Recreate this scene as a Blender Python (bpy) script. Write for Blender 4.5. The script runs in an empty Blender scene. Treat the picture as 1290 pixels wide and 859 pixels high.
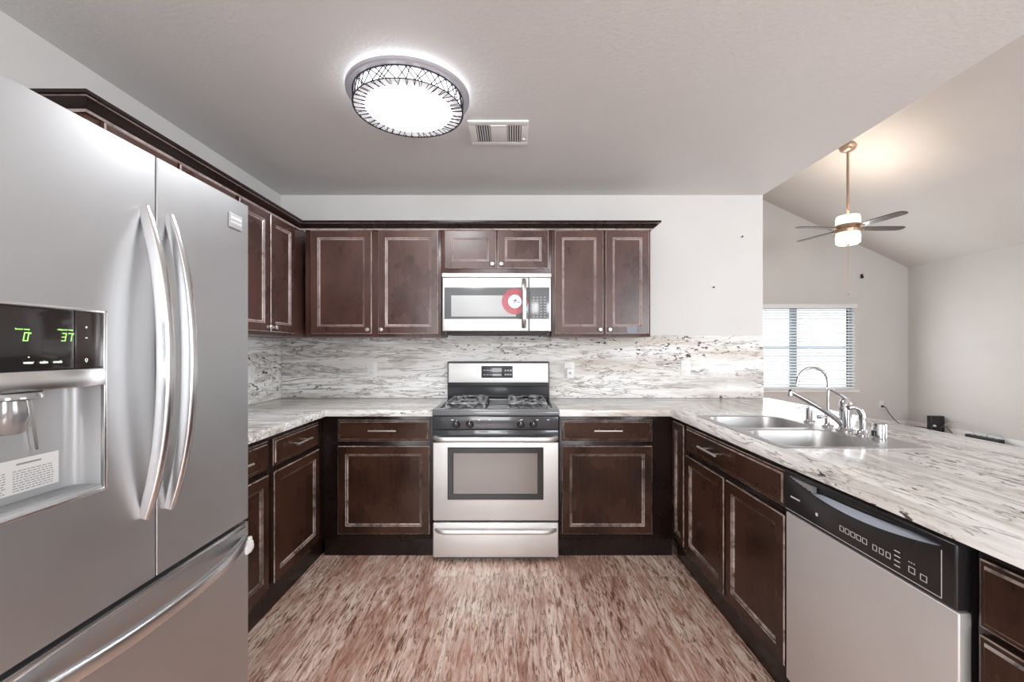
import bpy, bmesh, math, random
from mathutils import Vector, Matrix
random.seed(7)
C = bpy.context.scene.collection
SC = bpy.context.scene
PI = math.pi

# ------------------------------------------------------------------ camera, world, lights, exposure
cam_d = bpy.data.cameras.new('camera'); cam = bpy.data.objects.new('camera', cam_d); C.objects.link(cam)
cam.location = (0, 0, 1.285); cam.rotation_euler = (PI / 2, 0, 0)
cam_d.sensor_fit = 'HORIZONTAL'; cam_d.sensor_width = 36; cam_d.lens = 36 * 545 / 1290
cam_d.shift_x = -(647 - 645) / 1290; cam_d.shift_y = (439 - 429.5) / 1290
cam_d.clip_start = .02; cam_d.clip_end = 200
SC.camera = cam
SC.view_settings.view_transform = 'Standard'; SC.view_settings.look = 'None'
SC.view_settings.gamma = 1; SC.view_settings.use_curve_mapping = False
SC.view_settings.exposure = 0.20
try:
    SC.cycles.use_denoising = True; SC.cycles.max_bounces = 8; SC.cycles.diffuse_bounces = 5
    SC.cycles.glossy_bounces = 5; SC.cycles.transmission_bounces = 6; SC.cycles.sample_clamp_indirect = 8
except Exception: pass
W = bpy.data.worlds.new('sky'); SC.world = W; W.use_nodes = True
bg = W.node_tree.nodes['Background']; bg.inputs[0].default_value = (.88, .95, 1, 1); bg.inputs[1].default_value = 2.1

def area(name, loc, rot, sx, sy, power, col=(1, 1, 1)):
    l = bpy.data.lights.new(name, 'AREA'); l.shape = 'RECTANGLE'; l.size = sx; l.size_y = sy
    l.energy = power; l.color = col
    o = bpy.data.objects.new(name, l); C.objects.link(o); o.location = loc; o.rotation_euler = rot
    return o
# fill lamps at added, unseen rear and right windows; daylight at the far window
area('fill_rear_a', (-.6, -3.37, 1.45), (PI / 2, 0, 0), 1.8, 1.7, 105, (.975, .985, 1))
area('fill_rear_b', (3.6, -3.37, 1.45), (PI / 2, 0, 0), 2.2, 1.7, 140, (.91, .955, 1))
area('fill_right', (6.53, 1.2, 1.45), (PI / 2, 0, PI / 2), 2.4, 1.6, 55, (.93, .96, 1))
area('daylight_far', (4.735, 7.06, 1.3), (-PI / 2, 0, 0), 1.8, 1.35, 36, (.95, .98, 1))

# ------------------------------------------------------------------ materials
def mat(name, col=(.8, .8, .8), rough=.5, metal=0, coat=0, emit=None, es=0, alpha=1, trans=0, spec=.5, ior=1.45):
    m = bpy.data.materials.new(name); m.use_nodes = True
    b = m.node_tree.nodes['Principled BSDF']
    b.inputs['Base Color'].default_value = (*col, 1); b.inputs['Roughness'].default_value = rough
    b.inputs['Metallic'].default_value = metal; b.inputs['Coat Weight'].default_value = coat
    b.inputs['Specular IOR Level'].default_value = spec; b.inputs['IOR'].default_value = ior
    b.inputs['Transmission Weight'].default_value = trans; b.inputs['Alpha'].default_value = alpha
    if emit: b.inputs['Emission Color'].default_value = (*emit, 1); b.inputs['Emission Strength'].default_value = es
    return m
class N:
    """small node helper"""
    def __init__(s, m): s.t = m.node_tree; s.b = s.t.nodes['Principled BSDF']; s.tc = s.t.nodes.new('ShaderNodeTexCoord')
    def new(s, k, **kw):
        n = s.t.nodes.new(k)
        for a, v in kw.items(): setattr(n, a, v)
        return n
    def link(s, a, b): s.t.links.new(a, b)
    def vec(s, scale, rot=(0, 0, 0), loc=(0, 0, 0)):
        n = s.new('ShaderNodeMapping'); n.inputs['Scale'].default_value = scale; n.inputs['Rotation'].default_value = rot
        n.inputs['Location'].default_value = loc; s.link(s.tc.outputs['Object'], n.inputs['Vector']); return n.outputs[0]
    def noise(s, vec, scale=1, detail=4, rough=.55, dist=0):
        n = s.new('ShaderNodeTexNoise'); n.inputs['Scale'].default_value = scale; n.inputs['Detail'].default_value = detail
        n.inputs['Roughness'].default_value = rough; n.inputs['Distortion'].default_value = dist
        s.link(vec, n.inputs['Vector']); return n.outputs['Fac']
    def ramp(s, fac, stops, interp='LINEAR'):
        n = s.new('ShaderNodeValToRGB'); e = n.color_ramp.elements; n.color_ramp.interpolation = interp
        while len(e) < len(stops): e.new(.5)
        for k, (p, c) in enumerate(stops):
            e[k].position = p; e[k].color = (c, c, c, 1) if isinstance(c, (int, float)) else (*c, 1)
        s.link(fac, n.inputs[0]); return n.outputs[0]
    def mix(s, fac, a, b, mode='MIX'):
        n = s.new('ShaderNodeMix', data_type='RGBA', blend_type=mode)
        for i, v in ((0, fac), (6, a), (7, b)):
            if hasattr(v, 'is_linked'): s.link(v, n.inputs[i])
            elif isinstance(v, (int, float)): n.inputs[i].default_value = v
            else: n.inputs[i].default_value = (*v, 1)
        return n.outputs[2]
    def math(s, op, a, b=0):
        n = s.new('ShaderNodeMath', operation=op)
        for i, v in ((0, a), (1, b)):
            if hasattr(v, 'is_linked'): s.link(v, n.inputs[i])
            else: n.inputs[i].default_value = v
        return n.outputs[0]
    def bump(s, h, strength=.2, dist=.01):
        n = s.new('ShaderNodeBump'); n.inputs['Strength'].default_value = strength; n.inputs['Distance'].default_value = dist
        s.link(h, n.inputs['Height']); s.link(n.outputs[0], s.b.inputs['Normal'])
    def color(s, c): s.link(c, s.b.inputs['Base Color'])
    def rough(s, c): s.link(c, s.b.inputs['Roughness'])

def wall_paint(name, col, bump=.15, scale=90):
    m = mat(name, col, .65, spec=.3); n = N(m)
    f = n.noise(n.vec((1, 1, 1)), scale, 3); n.bump(f, bump, .004)
    g = n.noise(n.vec((1, 1, 1)), 1.5, 3); n.color(n.mix(n.ramp(g, [(.3, 0), (.7, 1)]), tuple(c * .97 for c in col), tuple(min(1, c * 1.02) for c in col)))
    return m
M_wall = wall_paint('wall_paint', (.66, .653, .64))
M_wall2 = wall_paint('living_wall_paint', (.615, .60, .58))
M_ceil = wall_paint('ceiling_paint', (.71, .71, .705), .5, 55)
M_white = mat('white_plastic', (.82, .82, .81), .35)
M_trim = mat('white_trim', (.80, .80, .79), .4)

def wood(name, dark, light, rough=.24, spec=.32, coat=.06):
    m = mat(name, dark, rough, coat=coat, spec=spec); n = N(m); n.b.inputs['Coat Roughness'].default_value = .34 if coat > .3 else .1
    g = n.noise(n.vec((16, 16, 1.6)), 3.2, 6, .6, .6)
    b = n.noise(n.vec((1, 1, .7), loc=(3.1, 1.7, .4)), 3.6, 4, .52, .15)
    c = n.mix(n.ramp(g, [(.3, 0), (.75, 1)]), dark, tuple((a + b_) / 2 for a, b_ in zip(dark, light)))
    b2 = n.noise(n.vec((1, 1, 1), loc=(7, 2, 5)), 38, 4, .6)
    c = n.mix(n.ramp(n.mix(.22, b, b2), [(.36, 0), (.66, 1)]), c, light)
    n.color(c); n.rough(n.ramp(b, [(.3, rough - .05), (.7, rough + .12)])); n.bump(g, .05, .002)
    return m
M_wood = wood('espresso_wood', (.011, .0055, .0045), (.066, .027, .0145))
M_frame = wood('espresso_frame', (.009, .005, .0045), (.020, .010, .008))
M_woodlit = wood('espresso_wood_upper_lit', (.024, .0095, .0085), (.110, .049, .037), .27, .5, .31)  # lighter copy of the wood: lamp sheen on the uppers mixed into the colour
def worn_glint(name, base, edge, lo=.40, hi=.62):
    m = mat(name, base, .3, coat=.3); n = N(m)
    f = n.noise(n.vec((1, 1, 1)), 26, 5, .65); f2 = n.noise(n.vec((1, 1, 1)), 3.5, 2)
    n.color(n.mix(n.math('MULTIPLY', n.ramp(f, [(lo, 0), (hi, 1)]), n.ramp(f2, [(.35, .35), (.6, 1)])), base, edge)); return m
M_worn = worn_glint('worn_glint_wood_edge', (.03, .015, .012), (.42, .34, .30), .32, .56)  # real edge wear plus a highlight painted into the bevel colour
M_glintu = worn_glint('wood_edge_glint_upper', (.12, .075, .065), (.52, .43, .41), .25, .5)  # light glinting on the upper bevels, painted as pale colour
M_dark = mat('dark_recess', (.012, .008, .007), .6)

def steel(name, col=(.62, .62, .63), rough=.28, axis='z', metal=1.0, streak=.06):
    m = mat(name, col, rough, metal); n = N(m)
    sc = {'x': (2, 180, 180), 'y': (180, 2, 180), 'z': (180, 180, 2)}[axis]
    f = n.noise(n.vec(sc), 1.2, 3, .6)
    g = n.noise(n.vec((1, 1, 1)), 3.0, 4, .6)
    n.rough(n.ramp(n.mix(.5, f, g), [(.3, rough - streak), (.7, rough + streak)]))
    n.color(n.mix(n.ramp(g, [(.3, 0), (.75, 1)]), tuple(c * .93 for c in col), col))
    return m
M_fridge = steel('fridge_steel', (.58, .585, .595), .43, 'y', streak=.02)
M_steel = steel('brushed_steel', (.82, .815, .81), .55, 'x', streak=.04)
M_dwsteel = steel('dishwasher_steel', (.74, .71, .695), .48, 'z', streak=.04, metal=.6)
M_sink = steel('sink_steel', (.50, .495, .49), .40, 'y', streak=.03)
M_chrome = mat('chrome', (.60, .60, .62), .08, 1)
M_nickel = mat('satin_nickel', (.90, .88, .87), .30, 1)
M_handle = mat('polished_handle', (.72, .72, .725), .26, 1)
M_black = mat('black_gloss_plastic', (.018, .017, .018), .22)
M_blackm = mat('black_matte', (.02, .02, .021), .5)
M_enamel = mat('black_enamel', (.045, .047, .052), .18, coat=.4)
M_iron = mat('cast_iron', (.10, .095, .095), .45)
_n = N(M_iron); _n.color(_n.mix(_n.ramp(_n.noise(_n.vec((1, 1, 1)), 30, 4), [(.4, 0), (.65, 1)]), (.035, .035, .038), (.42, .42, .43)))
M_grey = mat('grey_plastic', (.42, .43, .44), .35)
M_casing = mat('fridge_casing', (.14, .14, .145), .45)
M_disp = mat('dispenser_grey', (.46, .47, .48), .3, .2)
M_glassdark = mat('oven_glass', (.20, .165, .145), .16, spec=.8)
M_mwwin = mat('microwave_window', (.46, .47, .47), .38, spec=.6)  # pale grey: whitish mesh screen plus the bright room's reflection in the colour
M_mwband = mat('microwave_glass_band', (.14, .145, .15), .15, spec=.8)
M_panelblk = mat('black_glass', (.022, .020, .020), .10, spec=.7)
M_panelbr = mat('brown_black_glass', (.036, .028, .027), .16, spec=.7)
M_print = mat('white_print', (.8, .8, .8), .5)
M_inkgrey = mat('grey_print', (.32, .32, .33), .6)
M_led = mat('led_digits', (.1, .3, .05), .4, emit=(.55, 1, .28), es=1.0)
M_ledw = mat('led_white', (.6, .7, .6), .4, emit=(.85, 1, .8), es=.9)
M_red = mat('red_decal', (.60, .12, .15), .3, alpha=.5)
M_decw = mat('white_decal', (.72, .82, .93), .3, alpha=.9)
M_navy = mat('navy_decal', (.03, .05, .16), .35)
M_glow = mat('lamp_diffuser', (1, 1, 1), .5, emit=(.95, .975, 1), es=46)
M_glow2 = mat('lamp_side_glow', (1, 1, 1), .5, emit=(.94, .96, 1), es=1.7)
M_halo = mat('lamp_added_halo', (1, 1, 1), .5, emit=(.95, .97, 1), es=16)
M_glow3 = mat('lamp_acrylic', (.8, .8, .82), .3, emit=(.95, .96, 1), es=.45)
M_wire = mat('lamp_lattice', (.02, .02, .026), .6, 0, spec=.1)
M_lampm = mat('lamp_mount', (.40, .39, .42), .4, .2)
M_fanglass = mat('fan_glass', (.9, .88, .84), .4, emit=(1, .88, .74), es=1.3)
M_bronze = mat('fan_brass', (.50, .36, .27), .3, .8)
M_blade = mat('fan_blade', (.075, .05, .04), .28, coat=.4)
M_slat = mat('blind_slat', (.86, .87, .87), .45)
M_winframe = mat('window_frame_grey', (.20, .26, .31), .5)
M_pane = mat('window_pane', (1, 1, 1), .0, trans=1, ior=1.0, spec=0)
M_cable = mat('black_cable', (.02, .02, .02), .5)
M_tape = mat('grey_tape', (.20, .215, .25), .5)

def stone(name, along, rough=.17, coat=0, spec=.5, tanm=.55):
    m = mat(name, (.8, .8, .78), rough, coat=coat, spec=spec); n = N(m); n.b.inputs['Coat Roughness'].default_value = .06
    k = 7.0
    sc = (.9, k, k) if along == 'x' else (k, .9, k)
    rot = (0, .10, .06) if along == 'x' else (0, 0, .16)
    v = n.vec(sc, rot)
    big = n.noise(v, .75, 7, .6, .55)
    c = n.ramp(big, [(.30, (.865, .88, .882)), (.48, (.85, .845, .83)), (.575, (.60, .575, .54)), (.61, (.79, .775, .755)), (.75, (.865, .88, .882))])
    tan = n.noise(n.vec(tuple(a * .55 for a in sc), rot, (5, 2, 1)), 1.0, 5, .6, .6)
    c = n.mix(n.ramp(tan, [(.53 - (tanm - .55) * .1, 0), (.66, tanm)]), c, (.56, .49, .42))
    vm = n.noise(n.vec((1.3, 1.3, 1.3), loc=(2, 4, 9)), 1.8, 3)
    for off, scl, wd, colr in (((1, 7, 3), .8, .012, (.20, .155, .13)), ((4, 2, 8), 1.5, .021, (.27, .24, .225))):
        ve = n.noise(n.vec(sc, rot, off), scl, 6, .62, .9)
        ve = n.math('ABSOLUTE', n.math('SUBTRACT', ve, .5))
        c = n.mix(n.math('MULTIPLY', n.ramp(ve, [(0, .9), (wd, 0)]), n.ramp(vm, [(.36, 0), (.50, 1)])), c, colr)
    fine = n.noise(n.vec(sc, rot, (9, 1, 3)), 6, 5, .7, .3)
    c = n.mix(n.ramp(fine, [(.54, 0), (.70, .6)]), c, (.34, .31, .285))
    sp = n.noise(n.vec(tuple(1.0 + (a - .9) * .22 for a in sc), rot, (4, 4, 4)), 24, 3, .55, .4)
    spm = n.noise(n.vec(tuple(a * .8 for a in sc), rot, (8, 3, 6)), 1.2, 4, .6)
    c = n.mix(n.math('MULTIPLY', n.ramp(sp, [(.60, 0), (.63, 1)]), n.ramp(spm, [(.50, 0), (.57, .95)])), c, (.06, .045, .04))
    n.color(c)
    return m
M_stone = stone('stone_laminate', 'x')
M_stoneb = stone('stone_backsplash', 'x', .6, 0, .1, .75)
M_stonebl = stone('stone_backsplash_left', 'y', .45, 0, .15, .75)
M_stoney = stone('stone_laminate_peninsula', 'y')

def floor_mat():
    m = mat('plank_floor', (.5, .4, .34), .30, coat=.5); n = N(m); n.b.inputs['Coat Roughness'].default_value = .25
    sw = n.vec((1, 1, 1), (0, 0, PI / 2))
    br = n.new('ShaderNodeTexBrick'); n.link(sw, br.inputs['Vector'])
    br.inputs['Scale'].default_value = 1; br.inputs['Brick Width'].default_value = 1.22; br.inputs['Row Height'].default_value = .155
    br.inputs['Mortar Size'].default_value = .0012; br.inputs['Color1'].default_value = (.1, .1, .1, 1); br.inputs['Color2'].default_value = (.9, .9, .9, 1)
    br.inputs['Mortar'].default_value = (.2, .2, .2, 1); br.offset = .37
    plank = br.outputs['Color']
    # offset the grain per plank
    add = n.new('ShaderNodeVectorMath', operation='MULTIPLY_ADD'); n.link(plank, add.inputs[0]); add.inputs[1].default_value = (3, 9, 0)
    n.link(n.vec((12, 1.45, 1)), add.inputs[2])
    gv = add.outputs[0]
    g1 = n.noise(gv, 1.9, 7, .66, 2.2); g2 = n.noise(gv, 6.5, 5, .65, 1.2)
    c = n.ramp(g1, [(.26, (.34, .17, .115)), (.40, (.53, .325, .245)), (.50, (.68, .49, .40)), (.62, (.80, .66, .575)), (.78, (.58, .37, .285))])
    c = n.mix(n.ramp(g2, [(.41, .95), (.48, 0)]), c, (.15, .065, .04))
    c = n.mix(n.ramp(g2, [(.56, 0), (.70, .65)]), c, (.80, .69, .62))
    b = n.noise(n.vec((4, 1.3, 1), loc=(3, 3, 0)), 1.5, 3, .5, .5)
    c = n.mix(n.ramp(b, [(.46, 0), (.66, .62)]), c, (.36, .17, .115))
    c = n.mix(.38, c, plank, 'SOFT_LIGHT')
    c = n.mix(n.math('MULTIPLY', br.outputs['Fac'], .35), c, (.10, .05, .035))
    n.color(c); n.bump(g2, .12, .003)
    n.rough(n.ramp(g1, [(.3, .20), (.7, .34)]))
    return m
M_floor = floor_mat()

# ------------------------------------------------------------------ mesh helpers
def NB(): return bmesh.new()
def sn(x): return max(0.0, math.sin(x))
def merge(bm, t, mi=None):
    vm = {}
    for v in t.verts: vm[v] = bm.verts.new(v.co)
    for f in t.faces:
        try: nf = bm.faces.new([vm[v] for v in f.verts])
        except ValueError: continue
        nf.material_index = f.material_index if mi is None else mi
        nf.smooth = True
    t.free(); return bm
def box(bm, x0, x1, y0, y1, z0, z1, bev=0, mi=0, seg=2, T=None):
    t = bmesh.new(); bmesh.ops.create_cube(t, size=1)
    x0, x1 = sorted((x0, x1)); y0, y1 = sorted((y0, y1)); z0, z1 = sorted((z0, z1))
    for v in t.verts:
        v.co = Vector(((x0 + x1) / 2 + v.co.x * (x1 - x0), (y0 + y1) / 2 + v.co.y * (y1 - y0), (z0 + z1) / 2 + v.co.z * (z1 - z0)))
    if bev > 0: bmesh.ops.bevel(t, geom=t.edges[:], offset=min(bev, .49 * min(x1 - x0, y1 - y0, z1 - z0)), segments=seg, profile=.5, affect='EDGES')
    if T: t.transform(T)
    return merge(bm, t, mi)
def frames(pts):
    """parallel transport frames"""
    P = [Vector(p) for p in pts]; out = []; n0 = None
    for i in range(len(P)):
        d = (P[min(i + 1, len(P) - 1)] - P[max(i - 1, 0)]).normalized()
        if n0 is None:
            a = Vector((0, 0, 1)) if abs(d.z) < .9 else Vector((0, 1, 0))
            n0 = (a - d * a.dot(d)).normalized()
        else: n0 = (n0 - d * n0.dot(d)).normalized()
        out.append((P[i], n0, d.cross(n0)))
    return out
def tube(bm, pts, r, seg=12, mi=0, ry=None, square=False, cap=True):
    t = bmesh.new(); F = frames(pts); rings = []
    for i, (p, a, b) in enumerate(F):
        rr = r[i] if isinstance(r, (list, tuple)) else r
        r2 = (ry[i] if isinstance(ry, (list, tuple)) else ry) if ry is not None else rr
        ring = []
        for k in range(seg):
            th = 2 * PI * k / seg; cx, sx = math.cos(th), math.sin(th)
            if square:
                e = .38; cx = math.copysign(abs(cx) ** e, cx); sx = math.copysign(abs(sx) ** e, sx)
            ring.append(t.verts.new(p + a * (rr * cx) + b * (r2 * sx)))
        rings.append(ring)
    for i in range(len(rings) - 1):
        for k in range(seg):
            t.faces.new((rings[i][k], rings[i][(k + 1) % seg], rings[i + 1][(k + 1) % seg], rings[i + 1][k]))
    if cap: t.faces.new(rings[0][::-1]); t.faces.new(rings[-1])
    bmesh.ops.recalc_face_normals(t, faces=t.faces[:])
    return merge(bm, t, mi)
def lathe(bm, prof, c=(0, 0, 0), seg=32, mi=0, T=None, closed=False):
    """prof: (r, z) pairs around the Z axis at c"""
    t = bmesh.new(); rings = []
    for r, z in prof:
        rings.append([t.verts.new((r * math.cos(2 * PI * k / seg), r * math.sin(2 * PI * k / seg), z)) for k in range(seg)] if r > 1e-6 else [t.verts.new((0, 0, z))])
    n = len(rings)
    for i in range(n if closed else n - 1):
        A, B = rings[i], rings[(i + 1) % n]
        for k in range(seg):
            k2 = (k + 1) % seg
            f = [A[k % len(A)], A[k2 % len(A)], B[k2 % len(B)], B[k % len(B)]]
            f2 = [];  [f2.append(v) for v in f if v not in f2]
            if len(f2) > 2: t.faces.new(f2)
    if not closed:
        for R_ in (rings[0], rings[-1]):
            if len(R_) > 1: t.faces.new(R_)
    bmesh.ops.recalc_face_normals(t, faces=t.faces[:])
    if T: t.transform(T)
    bmesh.ops.translate(t, verts=t.verts[:], vec=c)
    return merge(bm, t, mi)
def prism(bm, poly, z0, z1, mi=0, bev=0, T=None, seg=2):
    t = bmesh.new()
    a = [t.verts.new((x, y, z0)) for x, y in poly]; b = [t.verts.new((x, y, z1)) for x, y in poly]
    n = len(poly); t.faces.new(a[::-1]); t.faces.new(b)
    for i in range(n): t.faces.new((a[i], a[(i + 1) % n], b[(i + 1) % n], b[i]))
    bmesh.ops.recalc_face_normals(t, faces=t.faces[:])
    if bev: bmesh.ops.bevel(t, geom=t.edges[:], offset=bev, segments=seg, profile=.5, affect='EDGES')
    if T: t.transform(T)
    return merge(bm, t, mi)
def rings_panel(bm, u0, u1, z0, z1, prof, mis, T):
    """concentric rectangles: prof = [(inset, v)], mis = material of each strip (last = centre)"""
    t = bmesh.new(); R_ = []
    for ins, v in prof:
        R_.append([t.verts.new((u, v, z)) for u, z in ((u0 + ins, z0 + ins), (u1 - ins, z0 + ins), (u1 - ins, z1 - ins), (u0 + ins, z1 - ins))])
    t.faces.new(R_[0])
    for i in range(len(R_) - 1):
        for k in range(4):
            f = t.faces.new((R_[i][k], R_[i][(k + 1) % 4], R_[i + 1][(k + 1) % 4], R_[i + 1][k])); f.material_index = mis[i]
    f = t.faces.new(R_[-1]); f.material_index = mis[-1]
    t.transform(T); bmesh.ops.recalc_face_normals(t, faces=t.faces[:])
    return merge(bm, t)

_tcount = [0]
def text(bm, s, size, T, mi=0, align='CENTER', extrude=.0004):
    """letters as mesh; T places local x right, y up, z towards the viewer"""
    cu = bpy.data.curves.new('txt', 'FONT'); cu.body = s; cu.size = size; cu.align_x = align; cu.align_y = 'CENTER'; cu.extrude = extrude
    o = bpy.data.objects.new('txt', cu); C.objects.link(o)
    me = bpy.data.meshes.new_from_object(o)
    t = bmesh.new(); t.from_mesh(me); t.transform(T); merge(bm, t, mi)
    bpy.data.objects.remove(o); bpy.data.curves.remove(cu); bpy.data.meshes.remove(me)
    return bm
def TX(p, face):
    """matrix at p: face 'R' (looks +X), 'B' (looks -Y), 'L' (looks -X)"""
    ax = {'R': ((0, 1, 0), (0, 0, 1), (1, 0, 0)), 'B': ((1, 0, 0), (0, 0, 1), (0, -1, 0)), 'L': ((0, -1, 0), (0, 0, 1), (-1, 0, 0))}[face]
    m = Matrix.Identity(4)
    for i in range(3):
        for j in range(3): m[j][i] = ax[i][j]
        m[i][3] = p[i]
    return m

# ------------------------------------------------------------------ object helpers
WL = {}
def mkmesh(name, bm, mats, origin):
    bmesh.ops.remove_doubles(bm, verts=bm.verts[:], dist=1e-6)
    bmesh.ops.translate(bm, verts=bm.verts[:], vec=-Vector(origin))
    me = bpy.data.meshes.new(name); bm.to_mesh(me); bm.free()
    for m in (mats if isinstance(mats, (list, tuple)) else [mats]): me.materials.append(m)
    me.set_sharp_from_angle(angle=math.radians(32))
    return me
def thing(name, label, cat, loc=(0, 0, 0), group=None):
    o = bpy.data.objects.new(name, None); C.objects.link(o); o.location = loc; o.empty_display_size = .1
    o['label'] = label; o['category'] = cat
    if group: o['group'] = group
    WL[o.name] = Vector(loc); return o
def part(name, bm, mats, parent, label=None):
    o = bpy.data.objects.new(name, mkmesh(name, bm, mats, WL[parent.name])); C.objects.link(o); o.parent = parent
    WL[o.name] = WL[parent.name]
    if label: o['label'] = label
    return o
def parts_split(name, bm, mats, parent, label=None):
    """one part for each separate piece of bm"""
    left = set(bm.verts); out = []
    while left:
        st = [left.pop()]; isl = set(st)
        while st:
            v = st.pop()
            for e in v.link_edges:
                w = e.other_vert(v)
                if w in left: left.discard(w); isl.add(w); st.append(w)
        t = bmesh.new(); vm = {v: t.verts.new(v.co) for v in isl}
        for f in bm.faces:
            if f.verts[0] in isl: nf = t.faces.new([vm[v] for v in f.verts]); nf.material_index = f.material_index; nf.smooth = True
        out.append(part(name, t, mats, parent, label))
    bm.free(); return out
def solo(name, bm, mats, label, cat, group=None):
    xs = [v.co for v in bm.verts]
    org = (sum(v.x for v in xs) / len(xs), sum(v.y for v in xs) / len(xs), min(v.z for v in xs))
    o = bpy.data.objects.new(name, mkmesh(name, bm, mats, org)); C.objects.link(o); o.location = org
    WL[o.name] = Vector(org); o['label'] = label; o['category'] = cat
    if group: o['group'] = group
    return o
def struct(name, bm, mats, label=None, cat=None, parent=None):
    o = bpy.data.objects.new(name, mkmesh(name, bm, mats, WL[parent.name] if parent else (0, 0, 0))); C.objects.link(o)
    WL[o.name] = Vector((0, 0, 0))
    if parent: o.parent = parent
    else:
        o['kind'] = 'structure'
        if label: o['label'] = label; o['category'] = cat
    return o
def cut(o, bms):
    """boolean difference with the given cutter meshes (world coordinates)"""
    for bm in bms:
        bmesh.ops.recalc_face_normals(bm, faces=bm.faces[:])
        me = bpy.data.meshes.new('cutter'); bmesh.ops.translate(bm, verts=bm.verts[:], vec=-WL[o.name]); bm.to_mesh(me); bm.free()
        c = bpy.data.objects.new('cutter', me); C.objects.link(c); c.matrix_world = Matrix.Translation(WL[o.name])
        md = o.modifiers.new('cut', 'BOOLEAN'); md.object = c; md.solver = 'EXACT'
        bpy.context.view_layer.update()
        ev = o.evaluated_get(bpy.context.evaluated_depsgraph_get())
        new = bpy.data.meshes.new_from_object(ev); o.modifiers.remove(md)
        old = o.data; o.data = new; new.name = o.name; bpy.data.meshes.remove(old)
        bpy.data.objects.remove(c); bpy.data.meshes.remove(me)
        new.set_sharp_from_angle(angle=math.radians(32))

# ------------------------------------------------------------------ structure
XL, YB, XE = -1.75, 3.25, 1.872          # left wall, kitchen back wall, end of the back wall / edge of the flat ceiling
YR, XR, YF = -3.4, 6.566, 7.2            # rear wall, right wall, far wall of the living room
HC = 2.438
def vault(x): return 2.632 + .466 * (XR - x) if x > 3.4 else 4.107 - .35 * (3.4 - x)
RZ = vault(3.401)
b = NB(); box(b, XL - .12, XR + .12, YR - .12, YF + .12, -.05, 0); struct('floor', b, M_floor, 'reddish brown hand-scraped plank floor', 'floor')
b = NB(); box(b, XL - .12, XE, YR - .12, YB + .12, HC, HC + .08); struct('ceiling', b, M_ceil, 'flat textured grey-white kitchen ceiling', 'ceiling')
b = NB()
for (xa, xb) in ((XE - .12, 3.4), (3.4, XR + .12)):
    prism(b, [(xa, vault(xa + .0001)), (xb, vault(xb)), (xb, vault(xb) + .08), (xa, vault(xa + .0001) + .08)], YR - .12, YF + .12,
          T=Matrix(((1, 0, 0, 0), (0, 0, 1, 0), (0, 1, 0, 0), (0, 0, 0, 1))))
struct('ceiling_vaulted', b, M_wall2, 'sloped ceiling of the room behind the peninsula', 'ceiling')
b = NB(); box(b, XL - .12, XL, YR, YB + .12, 0, HC); struct('wall_left', b, M_wall, 'pale wall behind the refrigerator', 'wall')
b = NB(); box(b, XL, XE, YB, YB + .12, 0, HC); struct('wall_back', b, M_wall, 'pale wall behind the gas range', 'wall')
b = NB(); box(b, XE - .12, XE, YR, YB + .12, HC + .08, 3.6); struct('wall_header', b, M_wall2, 'wall above the edge of the flat kitchen ceiling', 'wall')
b = NB(); box(b, XE - .12, XE, YB + .12, YF, 0, 3.6); struct('wall_partition', b, M_wall2)
def wall_holes(name, a0, a1, z1, holes, place, m, label):
    """wall in (a, z) with rectangular openings; place(bm, a0, a1, z0, z1) adds one box"""
    b = NB(); cuts = sorted(set([a0, a1] + [h[0] for h in holes] + [h[1] for h in holes]))
    for p, q in zip(cuts, cuts[1:]):
        hs = [h for h in holes if h[0] <= p and h[1] >= q]
        if hs: h = hs[0]; place(b, p, q, 0, h[2]); place(b, p, q, h[3], z1)
        else: place(b, p, q, 0, z1)
    return struct(name, b, m, label, 'wall')
FW = (3.80, 5.67, .60, 2.0)              # far window
wall_holes('wall_far', XE - .12, XR, 4.3, [FW], lambda b, p, q, z0, z1: box(b, p, q, YF, YF + .12, z0, z1), M_wall2, 'wall with the blind-covered window in the far room')
wall_holes('wall_right', YR, YF + .12, 2.75, [(0.0, 2.4, .65, 2.25)], lambda b, p, q, z0, z1: box(b, XR, XR + .12, p, q, z0, z1), M_wall2, 'long plain wall at the right of the far room')
wall_holes('wall_rear', XL, XR, 4.3, [(-1.5, .3, .6, 2.3), (2.5, 4.7, .6, 2.3)], lambda b, p, q, z0, z1: box(b, p, q, YR - .12, YR, z0, z1), M_wall, 'wall behind the viewer')
b = NB(); box(b, 1.585, 1.70, .46, YB, 0, .872); struct('wall_peninsula', b, M_wall2)
b = NB(); box(b, XE, XR, YF - .014, YF, 0, .09, .004); struct('baseboard_far', b, M_trim)
b = NB(); box(b, XR - .014, XR, YR, YF - .014, 0, .09, .004); struct('baseboard_right', b, M_trim)
def window(n, T, w, h, mull, fm, label=None):
    """window in local u (0..w), depth v, z (0..h); T maps to the wall"""
    b = NB()
    for (u0, u1, z0, z1) in ((0, .055, 0, h), (w - .055, w, 0, h), (.055, w - .055, 0, .05), (.055, w - .055, h - .05, h)): box(b, u0, u1, .05, .11, z0, z1, .004, T=T)
    for u in mull: box(b, u - .05, u + .05, .05, .11, .05, h - .05, .004, T=T)
    o = struct(f'window_{n}', b, fm, label, 'window')
    b = NB(); xs = [.055] + [u for m_ in mull for u in (m_ - .05, m_ + .05)] + [w - .055]
    for p, q in zip(xs[::2], xs[1::2]): box(b, p, q, .06, .10, h * .487, h * .487 + .045, .003, T=T)
    struct('meeting_rail', b, fm, parent=o)
    b = NB(); 
    for p, q in zip(xs[::2], xs[1::2]): box(b, p, q, .078, .082, .05, h - .05, T=T)
    struct('pane', b, M_pane, parent=o); return o
w1 = window(1, Matrix.Translation((FW[0], YF, FW[2])), FW[1] - FW[0], FW[3] - FW[2], [.90], M_winframe, 'double window behind the white blind')
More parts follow.
